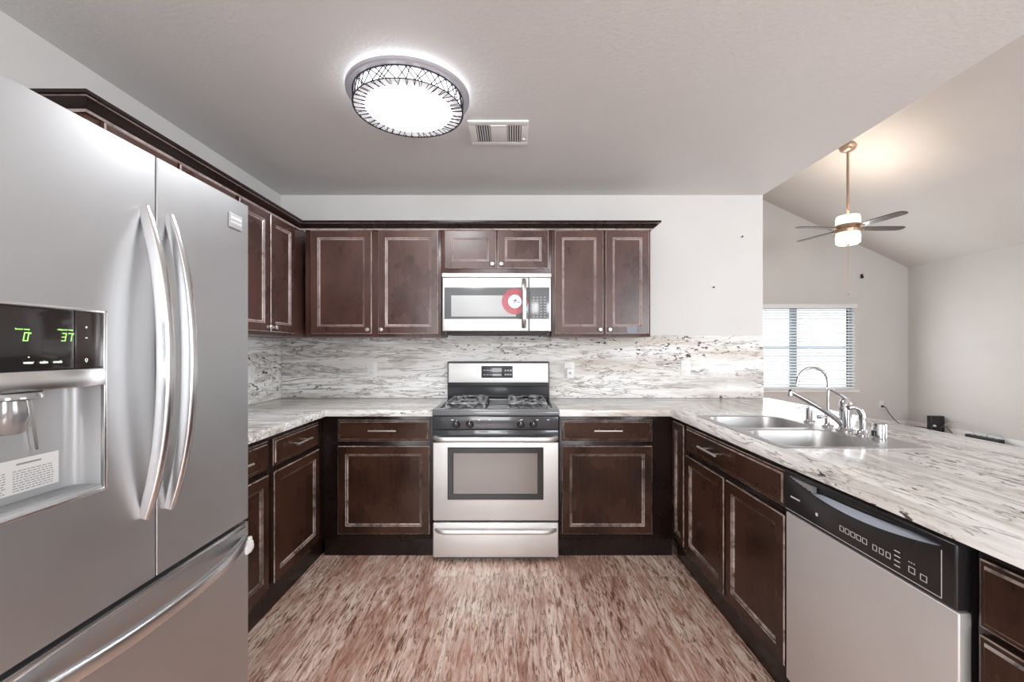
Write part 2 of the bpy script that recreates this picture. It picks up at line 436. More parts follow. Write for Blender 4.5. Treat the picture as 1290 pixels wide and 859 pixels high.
b = NB(); box(b, FW[0] - .04, FW[1] + .05, YF - .06, YF + .06, FW[2] - .035, FW[2], .006); struct('sill', b, M_trim, parent=w1)
window(2, Matrix.Translation((-1.5, YR, .6)) @ Matrix.Scale(-1, 4, (0, 1, 0)), 1.8, 1.7, [.9], M_trim)  # added opening out of view, made for the rear fill light
window(3, Matrix.Translation((2.5, YR, .6)) @ Matrix.Scale(-1, 4, (0, 1, 0)), 2.2, 1.7, [1.1], M_trim)  # second added rear opening, unseen, for the fill
window(4, Matrix(((0, 1, 0, XR), (1, 0, 0, 0), (0, 0, 1, .65), (0, 0, 0, 1))), 2.4, 1.6, [1.2], M_trim)  # added, unseen right-wall opening that goes with the fill lamp

# ------------------------------------------------------------------ cabinets
WU, WW = None, None
def run_T(run, face):
    """local (u, v, z): u along the run, v outwards from the door face"""
    if run == 'back': return Matrix(((1, 0, 0, 0), (0, -1, 0, face), (0, 0, 1, 0), (0, 0, 0, 1)))
    if run == 'left': return Matrix(((0, 1, 0, face), (1, 0, 0, 0), (0, 0, 1, 0), (0, 0, 0, 1)))
    return Matrix(((0, -1, 0, face), (1, 0, 0, 0), (0, 0, 1, 0), (0, 0, 0, 1)))
def door_bm(T, u0, u1, z0, z1, fw=.052):
    b = NB()
    prof = [(0, -.019), (0, -.004), (.004, 0), (fw - .004, 0), (fw, -.003), (fw + .004, -.0035), (fw + .011, -.0105)]
    return rings_panel(b, u0, u1, z0, z1, prof, [0, 1, 0, 1, 0, 1, 0], T)
def drawer_bm(T, u0, u1, z0, z1):
    b = NB()
    prof = [(0, -.019), (0, -.008), (.003, -.006), (.011, -.005), (.016, 0)]
    return rings_panel(b, u0, u1, z0, z1, prof, [0, 1, 0, 1, 0], T)
def knob_bm(T, u, z, r=.0135):
    b = NB(); R_ = T @ Matrix.Translation((u, 0, z)) @ Matrix.Rotation(-PI / 2, 4, 'X')
    lathe(b, [(.009, 0), (.007, .004), (.0055, .010), (.009, .014), (r, .020), (r, .024), (r * .7, .028), (0, .029)], seg=20, T=R_)
    return b
def pull_bm(T, u, z, w=.16):
    b = NB(); 
    pts = lambda a: [T @ Vector(p) for p in a]
    tube(b, pts([(u - w / 2, .032, z), (u + w / 2, .032, z)]), .006, 12)
    for s in (-1, 1): tube(b, pts([(u + s * w * .3, 0, z), (u + s * w * .3, .032, z)]), .0045, 10)
    return b
def carcass(T, u0, u1, z0, z1, depth, top, toe=False):
    """hollow box behind the doors; the face frame plate is its front (v from -.04 to -.02)"""
    b = NB(); d = -.021
    box(b, u0, u1, d - .018, d, z0, z1, .0015, T=T)                       # face frame
    box(b, u0, u0 + .016, -depth, d - .018, z0, z1, T=T); box(b, u1 - .016, u1, -depth, d - .018, z0, z1, T=T)
    box(b, u0 + .016, u1 - .016, -depth, d - .018, z0, z0 + .016, T=T); box(b, u0 + .016, u1 - .016, -depth, -depth + .012, z0 + .016, z1, T=T)
    if top: box(b, u0 + .016, u1 - .016, -depth + .012, d - .018, z1 - .016, z1, T=T)
    if toe: box(b, u0, u1, d - .040, d - .022, 0, z0, T=T); box(b, u0, u1, -depth, -depth + .02, 0, z0, T=T)
    return b
def cabinet(label, run, face, u0, u1, z0, z1, depth, doors=(), drawers=(), upper=False, name=None, dlabel=None):
    T = run_T(run, face); mids = T @ Vector(((u0 + u1) / 2, -depth / 2, 0 if not upper else z0))
    wm, em = (M_woodlit, M_glintu) if upper else (M_wood, M_worn)  # M_worn: real edge wear plus painted highlight
    t = thing(name or ('wall_cabinet' if upper else 'base_cabinet'), label, 'cabinet', tuple(mids), 'dark wood kitchen cabinets')
    part('body', carcass(T, u0, u1, z0, z1, depth, upper, not upper), M_woodlit if upper else M_frame, t)
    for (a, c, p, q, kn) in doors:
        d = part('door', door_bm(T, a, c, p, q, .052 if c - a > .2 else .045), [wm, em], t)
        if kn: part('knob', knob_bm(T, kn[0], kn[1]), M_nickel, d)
    for (a, c, p, q, w) in drawers:
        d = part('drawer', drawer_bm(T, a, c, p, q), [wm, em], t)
        if w: part('handle', pull_bm(T, (a + c) / 2, (p + q) / 2 + .004, w), M_nickel, d)
    return t
# uppers, back wall (door faces at y = 2.92) and left wall (door faces at x = -1.44)
ZU0, ZU1, ZD0, ZD1 = 1.364, 2.105, 1.385, 2.083
kz = ZD0 + .028
UF, LF = 2.92, -1.44
cabinet('dark wall cabinet with two wide-set doors, left of the microwave', 'back', UF, -1.415, -.492, ZU0, ZU1, .328,
        [(-1.372, -.959, ZD0, ZD1, (-.984, kz)), (-.916, -.509, ZD0, ZD1, (-.890, kz))], upper=True)
cabinet('short dark wall cabinet directly above the microwave', 'back', UF, -.490, .256, 1.797, ZU1, .328,
        [(-.466, -.118, 1.826, ZD1, (-.143, 1.853)), (-.107, .236, 1.826, ZD1, (-.082, 1.853))], upper=True)
cr = cabinet('dark wall cabinet right of the microwave with two narrow doors', 'back', UF, .258, .93, ZU0, ZU1, .328,
        [(.279, .606, ZD0, ZD1, (.582, kz)), (.6215, .916, ZD0, ZD1, (.646, kz))], upper=True)
b = NB(); box(b, .765, .835, 2.9185, 2.9195, ZD0 + .002, ZD0 + .048)
part('tape_patch', b, M_tape, cr, 'grey patch of tape low on the right door')
cabinet('dark wall cabinet in the left corner, beside the refrigerator', 'left', LF, 2.262, 3.245, ZU0, ZU1, .306,
        [(2.277, 2.556, ZD0, ZD1, (2.532, kz)), (2.569, 2.850, ZD0, ZD1, (2.594, kz))], upper=True)
cabinet('dark wall cabinet mostly hidden behind the refrigerator top', 'left', LF, 1.478, 2.260, ZU0, ZU1, .306,
        [(1.526, 1.858, ZD0, ZD1, (1.832, kz)), (1.872, 2.246, ZD0, ZD1, (1.897, kz))], upper=True)
# bases
BF, LBF, RBF = 2.645, -1.155, .965
cabinet('dark base cabinet left of the range under the counter', 'back', BF, -1.174, -.495, .112, .872, .59,
        [(-1.077, -.514, .149, .688, None)], [(-1.077, -.514, .717, .848, .17)])
cabinet('dark base cabinet right of the range under the counter', 'back', BF, .28, .984, .112, .872, .59,
        [(.296, .849, .149, .688, None)], [(.296, .849, .717, .848, .17)])
cabinet('left corner base cabinet, its drawer above one door', 'left', LBF, 2.062, 3.235, .112, .872, .575,
        [(2.09, 2.575, .149, .688, None)], [(2.09, 2.575, .717, .848, .17)])
cabinet('base cabinet half hidden by the refrigerator side', 'left', LBF, 1.49, 2.060, .112, .872, .575,
        [(1.52, 2.045, .149, .688, None)], [(1.52, 2.045, .717, .848, .17)])
cabinet('narrow dark cabinet panel in the right corner beside the sink cabinet', 'right', RBF, 2.448, 2.664, .112, .872, .60,
        [(2.460, 2.635, .149, .848, None)])
cabinet('dark sink base cabinet with two doors under one long false drawer', 'right', RBF, 1.536, 2.446, .112, .872, .60,
        [(1.992, 2.432, .149, .688, None), (1.545, 1.972, .149, .688, None)], [(1.545, 2.432, .717, .848, None)], name='sink_cabinet')
sk = [o for o in C.objects if o.name.startswith('drawer') and o.parent and o.parent.name.startswith('sink_cabinet')][0]
part('handle', pull_bm(run_T('right', RBF), 2.10, .787, .19), M_nickel, sk)
cabinet('dark drawer cabinet right of the dishwasher', 'right', RBF, .47, .918, .112, .872, .60,
        [], [(.485, .903, .706, .848, None), (.485, .903, .43, .690, None), (.485, .903, .149, .414, None)], name='drawer_cabinet')
# crown moulding, one continuous run
def sweep_profile(bm, path, prof, mi=0):
    """path: list of (x, y) with outward mitre dirs; prof: (out, z)"""
    t = bmesh.new(); R_ = []
    for (x, y, dx, dy) in path: R_.append([t.verts.new((x + dx * o_, y + dy * o_, z)) for o_, z in prof])
    n = len(prof)
    for i in range(len(R_) - 1):
        for k in range(n): t.faces.new((R_[i][k], R_[i][(k + 1) % n], R_[i + 1][(k + 1) % n], R_[i + 1][k])).material_index = 1 if k in (3, 6) else 0  # narrow ledges take the pale painted highlight
    t.faces.new(R_[0]); t.faces.new(R_[-1])
    bmesh.ops.recalc_face_normals(t, faces=t.faces[:]); return merge(bm, t)
cp = [(-.012, 2.107), (.006, 2.107), (.010, 2.092), (.016, 2.092), (.020, 2.105), (.034, 2.113), (.046, 2.128), (.050, 2.131), (.056, 2.132), (.056, 2.142), (-.012, 2.142)]
cp = [(o_, z - .008 if o_ > 0 else z) for o_, z in cp]
cp = [(-.012, 2.1065), (.002, 2.1065), (.002, 2.088), (.010, 2.088), (.013, 2.097), (.030, 2.108), (.042, 2.124), (.048, 2.126), (.056, 2.128), (.056, 2.140), (-.012, 2.140)]
b = NB()
fx, fy = LF - .021, UF + .021
sweep_profile(b, [(XL + .003, 1.478, 0, -1), (fx, 1.478, 1, -1), (fx, fy, 1, -1), (.93, fy, 1, -1), (.93, YB - .003, 1, 0)], cp)
solo('crown_molding', b, [M_frame, M_glintu], 'dark stepped crown molding running along the top of the wall cabinets', 'molding')

# ------------------------------------------------------------------ counters and backsplash
b = NB(); prism(b, [(XL + .002, 1.485), (-1.135, 1.485), (-1.135, 2.615), (-.4905, 2.615), (-.4905, YB - .002), (XL + .002, YB - .002)], .874, .914, bev=.003)
solo('countertop', b, M_stone, 'white and grey streaked stone-look countertop left of the range', 'countertop')
b = NB(); prism(b, [(.2755, 2.615), (.945, 2.615), (.945, .42), (1.91, .42), (1.91, YB - .002), (.2755, YB - .002)], .874, .914, bev=.003)
for f in b.faces:
    c = f.calc_center_median()
    if c.x > .9 and not (c.y > 2.6 and c.x < .95): f.material_index = 1
# split top so the streaks change direction at the corner
bmesh.ops.bisect_plane(b, geom=b.verts[:] + b.edges[:] + b.faces[:], plane_co=(.945, 2.615, 0), plane_no=(.69, -.72, 0))
for f in b.faces:
    c = f.calc_center_median(); f.material_index = 1 if (c.x - .945) * .69 - (c.y - 2.615) * .72 > 0 else 0
ct = solo('countertop', b, [M_stone, M_stoney], 'white and grey streaked countertop right of the range with the peninsula and sink', 'countertop')
SX0, SX1, SY0, SY1 = 1.002, 1.558, 1.597, 2.395
c_ = NB(); box(c_, SX0 + .012, SX1 - .012, SY0 + .012, SY1 - .012, .8, 1.0); cut(ct, [c_])
b = NB(); box(b, XL + .0125, XE, YB - .012, YB - .0005, .915, 1.382, .001)
solo('backsplash', b, M_stoneb, 'streaked stone backsplash slab on the wall behind the range', 'backsplash')
b = NB(); box(b, XL + .0005, XL + .012, 1.485, YB - .0125, .915, 1.362, .001)
solo('backsplash', b, M_stonebl, 'streaked stone backsplash slab on the left wall beside the refrigerator', 'backsplash')

# ------------------------------------------------------------------ refrigerator
FX = -.895
fr = thing('refrigerator', 'large stainless french-door refrigerator with ice dispenser', 'refrigerator', (-1.3, 1.08, 0))
b = NB(); box(b, -1.73, FX - .096, .70, 1.452, .03, 1.748, .006)
for y in (.76, 1.39):
    for x in (-1.65, -1.06): box(b, x - .03, x + .03, y - .03, y + .03, 0, .03)
part('body', b, M_casing, fr)
def slab(y0, y1, z0, z1, th=.09, r=.003):
    """door: rounded vertical front edges"""
    b = NB(); pts = [(FX - th, y0), (FX - th, y1)]
    for k in range(7): a = PI / 2 * k / 6; pts.append((FX - r + r * math.sin(a), y1 - r + r * math.cos(a)))
    for k in range(7): a = PI / 2 * k / 6; pts.append((FX - r + r * math.cos(a), y0 + r - r * math.sin(a)))
    # a very slight outward bow of the front
    t = NB(); prism(t, pts, z0, z1)
    return merge(b, t)
dl = part('door', slab(.69, 1.0815, .716, 1.7645), M_fridge, fr, 'left refrigerator door with the dispenser')
c1 = NB(); box(c1, FX - .062, FX + .05, .716, .949, .978, 1.366, .010, seg=3)
cut(dl, [c1])
dr = part('door', slab(1.0855, 1.46, .716, 1.7645), M_fridge, fr, 'plain right refrigerator door')
fz = part('freezer_drawer', slab(.69, 1.46, .07, .703), M_fridge, fr)
b = NB(); box(b, FX - .004, FX + .0015, .69 + .014, 1.46 - .014, .688, .7035, .001); part('edge_strip', b, M_handle, fz)
b = NB(); box(b, FX - .095, FX - .03, .71, 1.44, .02, .066, .004); part('kick_grille', b, M_blackm, fr)
def bow(y, z0, z1, d, n=22):
    out = []
    for k in range(n + 1):
        s = k / n; out.append((FX + .004 + d * (1 - abs(2 * s - 1) ** 2.3), y, z0 + (z1 - z0) * s))
    return out
for dd, y, z0, z1 in ((dl, 1.043, .877, 1.626), (dr, 1.119, .873, 1.628)):
    b = NB(); tube(b, bow(y, z0, z1, .052), [.007 + .005 * sn(PI * k / 22) ** .4 for k in range(23)], 20, ry=[.006 + .0108 * sn(PI * (k + .4) / 22.8) ** .3 for k in range(23)], square=True)
    part('handle', b, M_handle, dd)
b = NB(); pts = [(FX + .004 + .056 * (1 - abs(2 * k / 24 - 1) ** 2.3), .715 + .725 * k / 24, .652) for k in range(25)]
tube(b, pts, .016, 20, ry=[.007 + .005 * sn(PI * k / 24) ** .4 for k in range(25)], square=True); part('handle', b, M_handle, fz)
b = NB(); box(b, FX - .088, FX - .008, 1.0816, 1.0854, .72, 1.76); part('gap_shade_strip', b, M_blackm, fr)  # dark strip added to keep the door gap looking shaded
# dispenser
b = NB(); box(b, FX - .03, FX - .002, .719, .8845, 1.244, 1.363, .003); box(b, FX - .03, FX - .001, .8850, .946, 1.244, 1.363, .003, 1)
cpn = part('control_panel', b, [M_panelblk, M_panelbr], dl, 'black dispenser control panel')
b = NB(); xg = FX - .0005
SEG = {'0': 'abcdef', '3': 'abgcd', '7': 'abc', '7f': 'fabc'}
def seven(ch, T, w=.0085, h=.0165, k=.0017):
    b = NB(); sh = Matrix(((1, .16, 0, 0), (0, 1, 0, 0), (0, 0, 1, 0), (0, 0, 0, 1)))
    R_ = {'a': (0, w, h - k, h), 'd': (0, w, 0, k), 'g': (0, w, h / 2 - k / 2, h / 2 + k / 2), 'f': (0, k, h / 2, h), 'e': (0, k, 0, h / 2), 'b': (w - k, w, h / 2, h), 'c': (w - k, w, 0, h / 2)}
    for c in SEG[ch]: box(b, *R_[c], 0, .0004, T=T @ sh)
    return b
for ch, y, z in (('0', .789, 1.2985), ('3', .856, 1.2995), ('7', .8675, 1.2995)):
    part('led_digit', seven(ch, TX((xg, y, z), 'R')), M_led, dl)
for y, z in ((.8015, 1.3135), (.8795, 1.3145)):
    b = NB(); lathe(b, [(.0018, 0), (.0018, .0004), (.001, .0004), (.001, 0)], (xg, y, z), 12, T=Matrix.Rotation(PI / 2, 4, 'Y'), closed=True); part('degree_mark', b, M_led, dl)
for s, h, y, z, m_ in (('freezer temp', .0045, .789, 1.3205, M_led), ('refrigerator temp', .0042, .8645, 1.3225, M_led),
        ('water', .0075, .799, 1.259, M_ledw), ('cube', .0075, .825, 1.259, M_ledw), ('crush', .0075, .850, 1.259, M_ledw)):
    part('panel_lettering', text(NB(), s, h, TX((xg, y, z), 'R')), m_, dl)
b = NB()
box(b, xg, xg + .0004, .798, .800, 1.268, 1.270)
text(b, '+', .009, TX((xg + .001, .906, 1.329), 'R')); box(b, xg + .0009, xg + .0014, .904, .908, 1.3065, 1.3082)
lathe(b, [(.0030, 0), (.0030, .0005), (.0022, .0005), (.0022, 0)], (xg + .0008, .906, 1.2615), 16, T=Matrix.Rotation(PI / 2, 4, 'Y'), closed=True)
box(b, xg + .0008, xg + .0013, .9045, .9075, 1.2565, 1.2575)
parts_split('panel_symbol', b, M_ledw, dl)
b = NB(); box(b, FX - .04, FX + .004, .717, .948, 1.205, 1.2435, .004); part('dispenser_band', b, M_handle, dl)
b = NB()     # rim of the alcove
for (y0, y1, z0, z1) in ((.716, .949, .976, .984), (.943, .951, .976, 1.368), (.716, .951, 1.362, 1.368)): box(b, FX - .02, FX + .003, y0, y1, z0, z1, .002)
part('dispenser_rim', b, M_handle, dl)
b = NB()     # alcove lining: curved right corner
R0 = .035; prof = [(FX - .004, .9425), (FX - .0605 + R0, .9425)]
for k in range(1, 9): a = PI / 2 * k / 8; prof.append((FX - .0605 + R0 - R0 * math.sin(a), .9425 - R0 + R0 * math.cos(a)))
prof += [(FX - .0605, .718)]
t = NB(); lo = [t.verts.new((x, y, .979)) for x, y in prof]; hi = [t.verts.new((x, y, 1.206)) for x, y in prof]
for i in range(len(prof) - 1): t.faces.new((lo[i], lo[i + 1], hi[i + 1], hi[i]))
merge(b, t); part('dispenser_alcove', b, M_disp, dl)
b = NB(); box(b, FX - .0595, FX + .001, .720, .942, .980, .990, .003)
for k in range(7): box(b, FX - .05 + k * .006, FX - .047 + k * .006, .73, .93, .990, .9915)
part('drip_tray', b, M_disp, dl)
b = NB(); lathe(b, [(.044, 0), (.046, -.004), (.046, -.010), (.040, -.013)], (FX - .022, .786, 1.2045), 32)
lathe(b, [(.030, 0), (.034, -.030), (.026, -.058), (.022, -.062), (.018, -.058)], (FX - .024, .782, 1.192), 28); part('ice_nozzle', b, mat('smoky_plastic', (.35, .35, .35), .12, .6), dl)
b = NB(); prism(b, [(.838, 1.2), (.848, 1.2), (.861, 1.085), (.855, 1.085)], FX - .0595, FX - .050, T=Matrix(((0, 0, 1, 0), (1, 0, 0, 0), (0, 1, 0, 0), (0, 0, 0, 1)))); part('paddle', b, M_handle, dl)
b = NB(); xs = FX - .0594; box(b, xs - .0003, xs, .735, .9075, 1.006, 1.072)
for c0, c1 in ((.738, .812), (.824, .898)):
    box(b, xs, xs + .0003, c0 + .006, c0 + .050, 1.0600, 1.0635, mi=1)
    for r in range(9):
        y = c0
        while y < c1 - .004:
            w = random.uniform(.003, .009); box(b, xs, xs + .0003, y, min(y + w, c1), 1.0105 + r * .0047, 1.0122 + r * .0047, mi=1); y += w + .002
part('instruction_label', b, [M_white, M_inkgrey], dl, 'white printed instruction sticker in the dispenser')
b = NB(); box(b, FX, FX + .004, 1.357, 1.422, 1.669, 1.716, .002)
for z0, z1 in ((1.697, 1.706), (1.684, 1.690)):
    y = 1.364
    while y < 1.413: box(b, FX + .004, FX + .0046, y, y + .004, z0, z1, mi=1); y += .006
part('badge', b, [M_grey, M_print], dr)
b = NB(); box(b, FX, FX + .012, 1.436, 1.466, .598, .652, .005, seg=3); box(b, FX + .010, FX + .018, 1.441, 1.462, .608, .640, .004, seg=3); box(b, FX + .016, FX + .021, 1.444, 1.458, .616, .630, .002)
part('child_lock', b, M_white, fz, 'small white plastic child lock')

# ------------------------------------------------------------------ gas range
RG0, RG1, RY = -.486, .271, 2.60
rg = thing('gas_range', 'stainless gas range with black cooktop between the base cabinets', 'range', ((RG0 + RG1) / 2, 2.92, 0))
b = NB(); box(b, RG0 + .003, RG1 - .003, RY + .035, 3.235, .03, .90, .003); box(b, RG0 + .02, RG1 - .02, RY + .05, 3.2, 0, .03)
part('body', b, M_enamel, rg)
b = NB(); box(b, RG0, RG1, RY, RY + .034, .028, .238, .008, seg=3); sd = part('storage_drawer', b, M_steel, rg)
def rail(bm, x0, x1, y, z, d, r, rz, n=28):
    pts = []
    for k in range(n + 1):
        s = k / n; e = min(1, min(s, 1 - s) / .07); pts.append((x0 + (x1 - x0) * s, y - d * math.sin(e * PI / 2), z))
    tube(bm, pts, [rz] * (n + 1), 16, ry=[r] * (n + 1))
b = NB(); rail(b, RG0 + .02, RG1 - .02, RY + .002, .196, .04, .011, .014); part('handle', b, M_steel, sd)
b = NB(); box(b, RG0, RG1, RY, RY + .034, .250, .7215, .006, seg=3)
box(b, RG0, RG1, RY - .001, RY + .034, .722, .797, .005, 1)
for x in (-.27, -.18, -.05, .07): box(b, x - .03, x + .03, RY - .0015, RY + .002, .782, .787, mi=2)
od = part('oven_door', b, [M_steel, M_enamel, M_blackm], rg)
b = NB()
prof = [(0, .002), (0, -.0015), (.004, -.004), (.032, -.004), (.035, .0)]
rings_panel(b, -.396, .179, .378, .692, [(i, -v - .0005) for i, v in prof], [0, 0, 0, 0, 1], Matrix(((1, 0, 0, 0), (0, 1, 0, RY + .0), (0, 0, 1, 0), (0, 0, 0, 1))))
bm_ = b
for v in bm_.verts: v.co.y = 2 * RY - v.co.y - .0045
bmesh.ops.recalc_face_normals(bm_, faces=bm_.faces[:])
part('window', b, [M_black, M_glassdark], od)
b = NB(); rail(b, RG0 + .012, RG1 - .012, RY + .002, .747, .05, .012, .0155); part('handle', b, M_steel, od)
b = NB(); box(b, RG0, RG1, RY - .004, RY + .06, .799, .879, .006, seg=3); cpl = part('control_strip', b, M_enamel, rg)
b = NB()
for x in (-.415, -.255, -.19, -.0, .095, .16): box(b, x + .04, x + .055, RY - .0045, RY - .003, .855, .859)
parts_split('control_mark', b, M_print, cpl)
for x in (-.342, -.262, .043, .119):
    b = NB(); Tk = Matrix.Translation((x, RY - .004, .832)) @ Matrix.Rotation(PI / 2, 4, 'X')
    lathe(b, [(.023, 0), (.023, .006), (.018, .010), (.016, .026), (.013, .029), (0, .029)], seg=24, T=Tk)
    box(b, x - .004, x + .004, RY - .040, RY - .03, .815, .850, .002, 0); box(b, x - .001, x + .001, RY - .0405, RY - .0398, .836, .850, mi=1)
    part('knob', b, [M_black, M_print], rg)
b = NB()     # cooktop with raised rim
box(b, RG0 - .002, RG1 + .002, RY - .006, 3.17, .882, .908, .004)
for (x0, x1, y0, y1) in ((RG0 - .002, RG1 + .002, RY - .006, RY + .05), (RG0 - .002, RG0 + .03, RY + .05, 3.17), (RG1 - .03, RG1 + .002, RY + .05, 3.17), (RG0 + .03, RG1 - .03, 3.14, 3.17)): box(b, x0, x1, y0, y1, .900, .921, .006, seg=3)
part('cooktop', b, mat('cooktop_enamel', (.15, .155, .165), .2, coat=.4), rg)
for x in (-.300, .085):
    for y in (2.775, 3.03):
        b = NB(); lathe(b, [(.060, .908), (.058, .913), (.040, .916), (.038, .924), (.033, .927), (0, .928)], (x, y, 0), 28)
        part('burner', b, M_iron, rg)
for x in (-.300, .085):      # two continuous grates
    b = NB(); w, y0, y1, z = .118, 2.665, 3.125, .944
    r = .0065
    def bar(p, q): tube(b, [p, q], r, 8)
    for s in (-1, 1): tube(b, [(x + s * w, y0, .912), (x + s * w, y0 + .02, z), (x + s * w, y1 - .02, z), (x + s * w, y1, .912)], r, 8)
    for yy in (y0 + .02, (y0 + y1) / 2, y1 - .02): bar((x - w, yy, z), (x + w, yy, z))
    for yc in (2.775, 3.03):
        for a in range(4):
            an = PI / 4 + a * PI / 2; dx, dy = math.cos(an), math.sin(an)
            tube(b, [(x + dx * .025, yc + dy * .025, z + .004), (x + dx * .09, yc + dy * .09, z + .006), (x + dx * .118, yc + dy * .105, z)], r * .9, 8)
        bar((x - w, yc, z), (x - .03, yc, z + .003)); bar((x + .03, yc, z + .003), (x + w, yc, z))
    part('grate', b, M_iron, rg)
b = NB(); box(b, -.4885, .264, 3.185, 3.234, .905, 1.19, .010, seg=3); bgd = part('backguard', b, M_enamel, rg)
b = NB(); box(b, -.481, .255, 3.177, 3.19, 1.032, 1.180, .008, seg=3); part('backguard_panel', b, M_steel, bgd)
b = NB(); box(b, -.478, .252, 3.166, 3.186, 1.008, 1.026, .004); box(b, -.478, .252, 3.172, 3.186, .921, .945, .006); part('backguard_vent', b, M_blackm, bgd)
b = NB(); box(b, -.236, -.006, 3.172, 3.18, 1.070, 1.157, .004, 0)
box(b, -.155, -.088, 3.1712, 3.1725, 1.118, 1.142, mi=1)
for k in range(3):
    for j in range(2): box(b, -.222 + k * .023, -.206 + k * .023, 3.1714, 3.1722, 1.090 + j * .033, 1.096 + j * .033, mi=2)
for k in range(3):
    for j in range(2): box(b, -.066 + k * .019, -.053 + k * .019, 3.1714, 3.1722, 1.088 + j * .03, 1.1 + j * .03, mi=2)
box(b, -.155, -.088, 3.1714, 3.1722, 1.085, 1.100, mi=2)
part('display', b, [mat('display_glass', (.06, .062, .07), .15), M_grey, M_grey], bgd)

# ------------------------------------------------------------------ microwave
MY = 2.86
mw = thing('microwave', 'over-the-range stainless microwave with a round red sticker', 'microwave', (-.112, 3.05, 1.395))
b = NB(); box(b, -.477, .251, MY + .03, 3.235, 1.398, 1.790, .004); part('body', b, M_grey, mw)
b = NB(); box(b, -.477, .251, MY + .002, MY + .03, 1.757, 1.786, .006, seg=3)
part('vent_trim', b, M_steel, mw)
b = NB(); box(b, -.470, .098, MY, MY + .03, 1.400, 1.754, .006, seg=3)
md = part('door', b, M_steel, mw)
b = NB(); box(b, -.458, .098, MY - .002, MY + .002, 1.4803, 1.6890, .001); box(b, -.412, .016, MY - .003, MY + .002, 1.496, 1.636, .0008, 1)
part('window', b, [M_mwband, M_mwwin], md)
b = NB(); pts = [(.068, MY - .004 - .038 * math.sin(min(1, min(k, 16 - k) / 3.) * PI / 2), 1.425 + .315 * k / 16) for k in range(17)]
tube(b, pts, .010, 14, ry=.016); part('handle', b, M_handle, md)
b = NB(); box(b, -.142, -.084, MY - .004, MY, 1.432, 1.463, .002)
box(b, -.138, -.088, MY - .0046, MY - .0038, 1.4465, 1.4485, mi=1); part('badge', b, [M_steel, M_inkgrey], md)
b = NB()     # round sticker on the glass
Td = Matrix.Translation((.0085, MY - .0032, 1.596)) @ Matrix.Rotation(PI / 2, 4, 'X')
lathe(b, [(.086, 0), (.086, .0004), (.045, .0004), (.045, 0)], seg=48, T=Td, closed=True, mi=0)
lathe(b, [(.0445, 0), (.0445, .0004), (0, .0004)], seg=48, T=Td, mi=1)
box(b, -.004, .020, MY - .0042, MY - .0037, 1.600, 1.606, mi=2); box(b, .018, .040, MY - .0042, MY - .0037, 1.590, 1.594, mi=2)
prism(b, [(.000, 1.585), (.006, 1.585), (.020, 1.612), (.013, 1.612)], 0, .0005, mi=2, T=Matrix(((1, 0, 0, 0), (0, 0, -1, MY - .0037), (0, 1, 0, 0), (0, 0, 0, 1))))
part('round_sticker', b, [M_red, M_decw, M_navy], md, 'round red and white sticker on the microwave glass')
b = NB(); box(b, .104, .247, MY, MY + .03, 1.400, 1.754, .005, seg=3); box(b, .106, .236, MY - .002, MY + .002, 1.4803, 1.689, .001, 1)
cpm = part('control_panel', b, [M_steel, M_mwband], mw)
b = NB()
for r in range(8):
    for k in range(4):
        if (r in (4, 5) and k == 1): continue
        box(b, .128 + k * .024, .139 + k * .024, MY - .0026, MY - .0018, 1.492 + r * .0185, 1.497 + r * .0185)
part('keypad', b, mat('keypad_print', (.45, .46, .47), .5), cpm)
b = NB(); box(b, -.45, .225, MY + .02, 3.2, 1.378, 1.398, .004)
for x in (-.452, .227): box(b, x - .012, x + .012, MY + .012, MY + .05, 1.366, 1.398, .002)
part('underside', b, M_blackm, mw)

# ------------------------------------------------------------------ dishwasher
DX, D0, D1 = .962, .932, 1.531
dw = thing('dishwasher', 'stainless dishwasher with black control panel under the peninsula counter', 'dishwasher', (1.27, 1.23, 0))
b = NB(); box(b, DX + .03, 1.57, D0 + .004, D1 - .004, .10, .868); box(b, DX + .05, 1.5, D0 + .01, D1 - .01, 0, .10); part('body', b, M_blackm, dw)
b = NB(); box(b, DX, DX + .03, D0 + .003, D1 - .003, .125, .712, .004, seg=3); part('door_panel', b, M_dwsteel, dw)
b = NB(); box(b, DX + .02, DX + .05, D0 + .006, D1 - .006, .012, .118, .003); part('kick_plate', b, M_blackm, dw)
b = NB(); box(b, DX - .006, DX + .03, D0 + .002, D1 - .002, .716, .862, .006, seg=3)
dcp = part('control_panel', b, M_black, dw)
def lens(y0, y1, ztop, sag, n=26):
    lo = [(y0 + (y1 - y0) * k / n, ztop - .004 - sag * sn(PI * k / n) ** .9) for k in range(n + 1)]
    return lo + [(y1, ztop), (y0, ztop)]
YZX = Matrix(((0, 0, 1, 0), (1, 0, 0, 0), (0, 1, 0, 0), (0, 0, 0, 1)))     # (y, z, x) prism to world
c_ = NB(); prism(c_, lens(.968, 1.512, .846, .034), DX - .03, DX + .016, T=YZX); cut(dcp, [c_])
b = NB()     # light curved lip of the pull pocket
n = 26; t = NB(); A, B_ = [], []
for k in range(n + 1):
    y = .974 + (1.385 - .974) * k / n; s = (y - .968) / (1.512 - .968); zb = .842 - .034 * sn(PI * s) ** .9
    hgt = .018 * sn(PI * k / n) ** .6
    A.append(t.verts.new((DX - .0045, y, zb + .0006))); B_.append(t.verts.new((DX + .012, y, zb + .001 + hgt)))
for k in range(n): t.faces.new((A[k], A[k + 1], B_[k + 1], B_[k]))
bmesh.ops.solidify(t, geom=t.faces[:], thickness=.001)
merge(b, t); part('pull_lip', b, mat('blue_grey_plastic', (.42, .45, .52), .3), dcp)
b = NB()
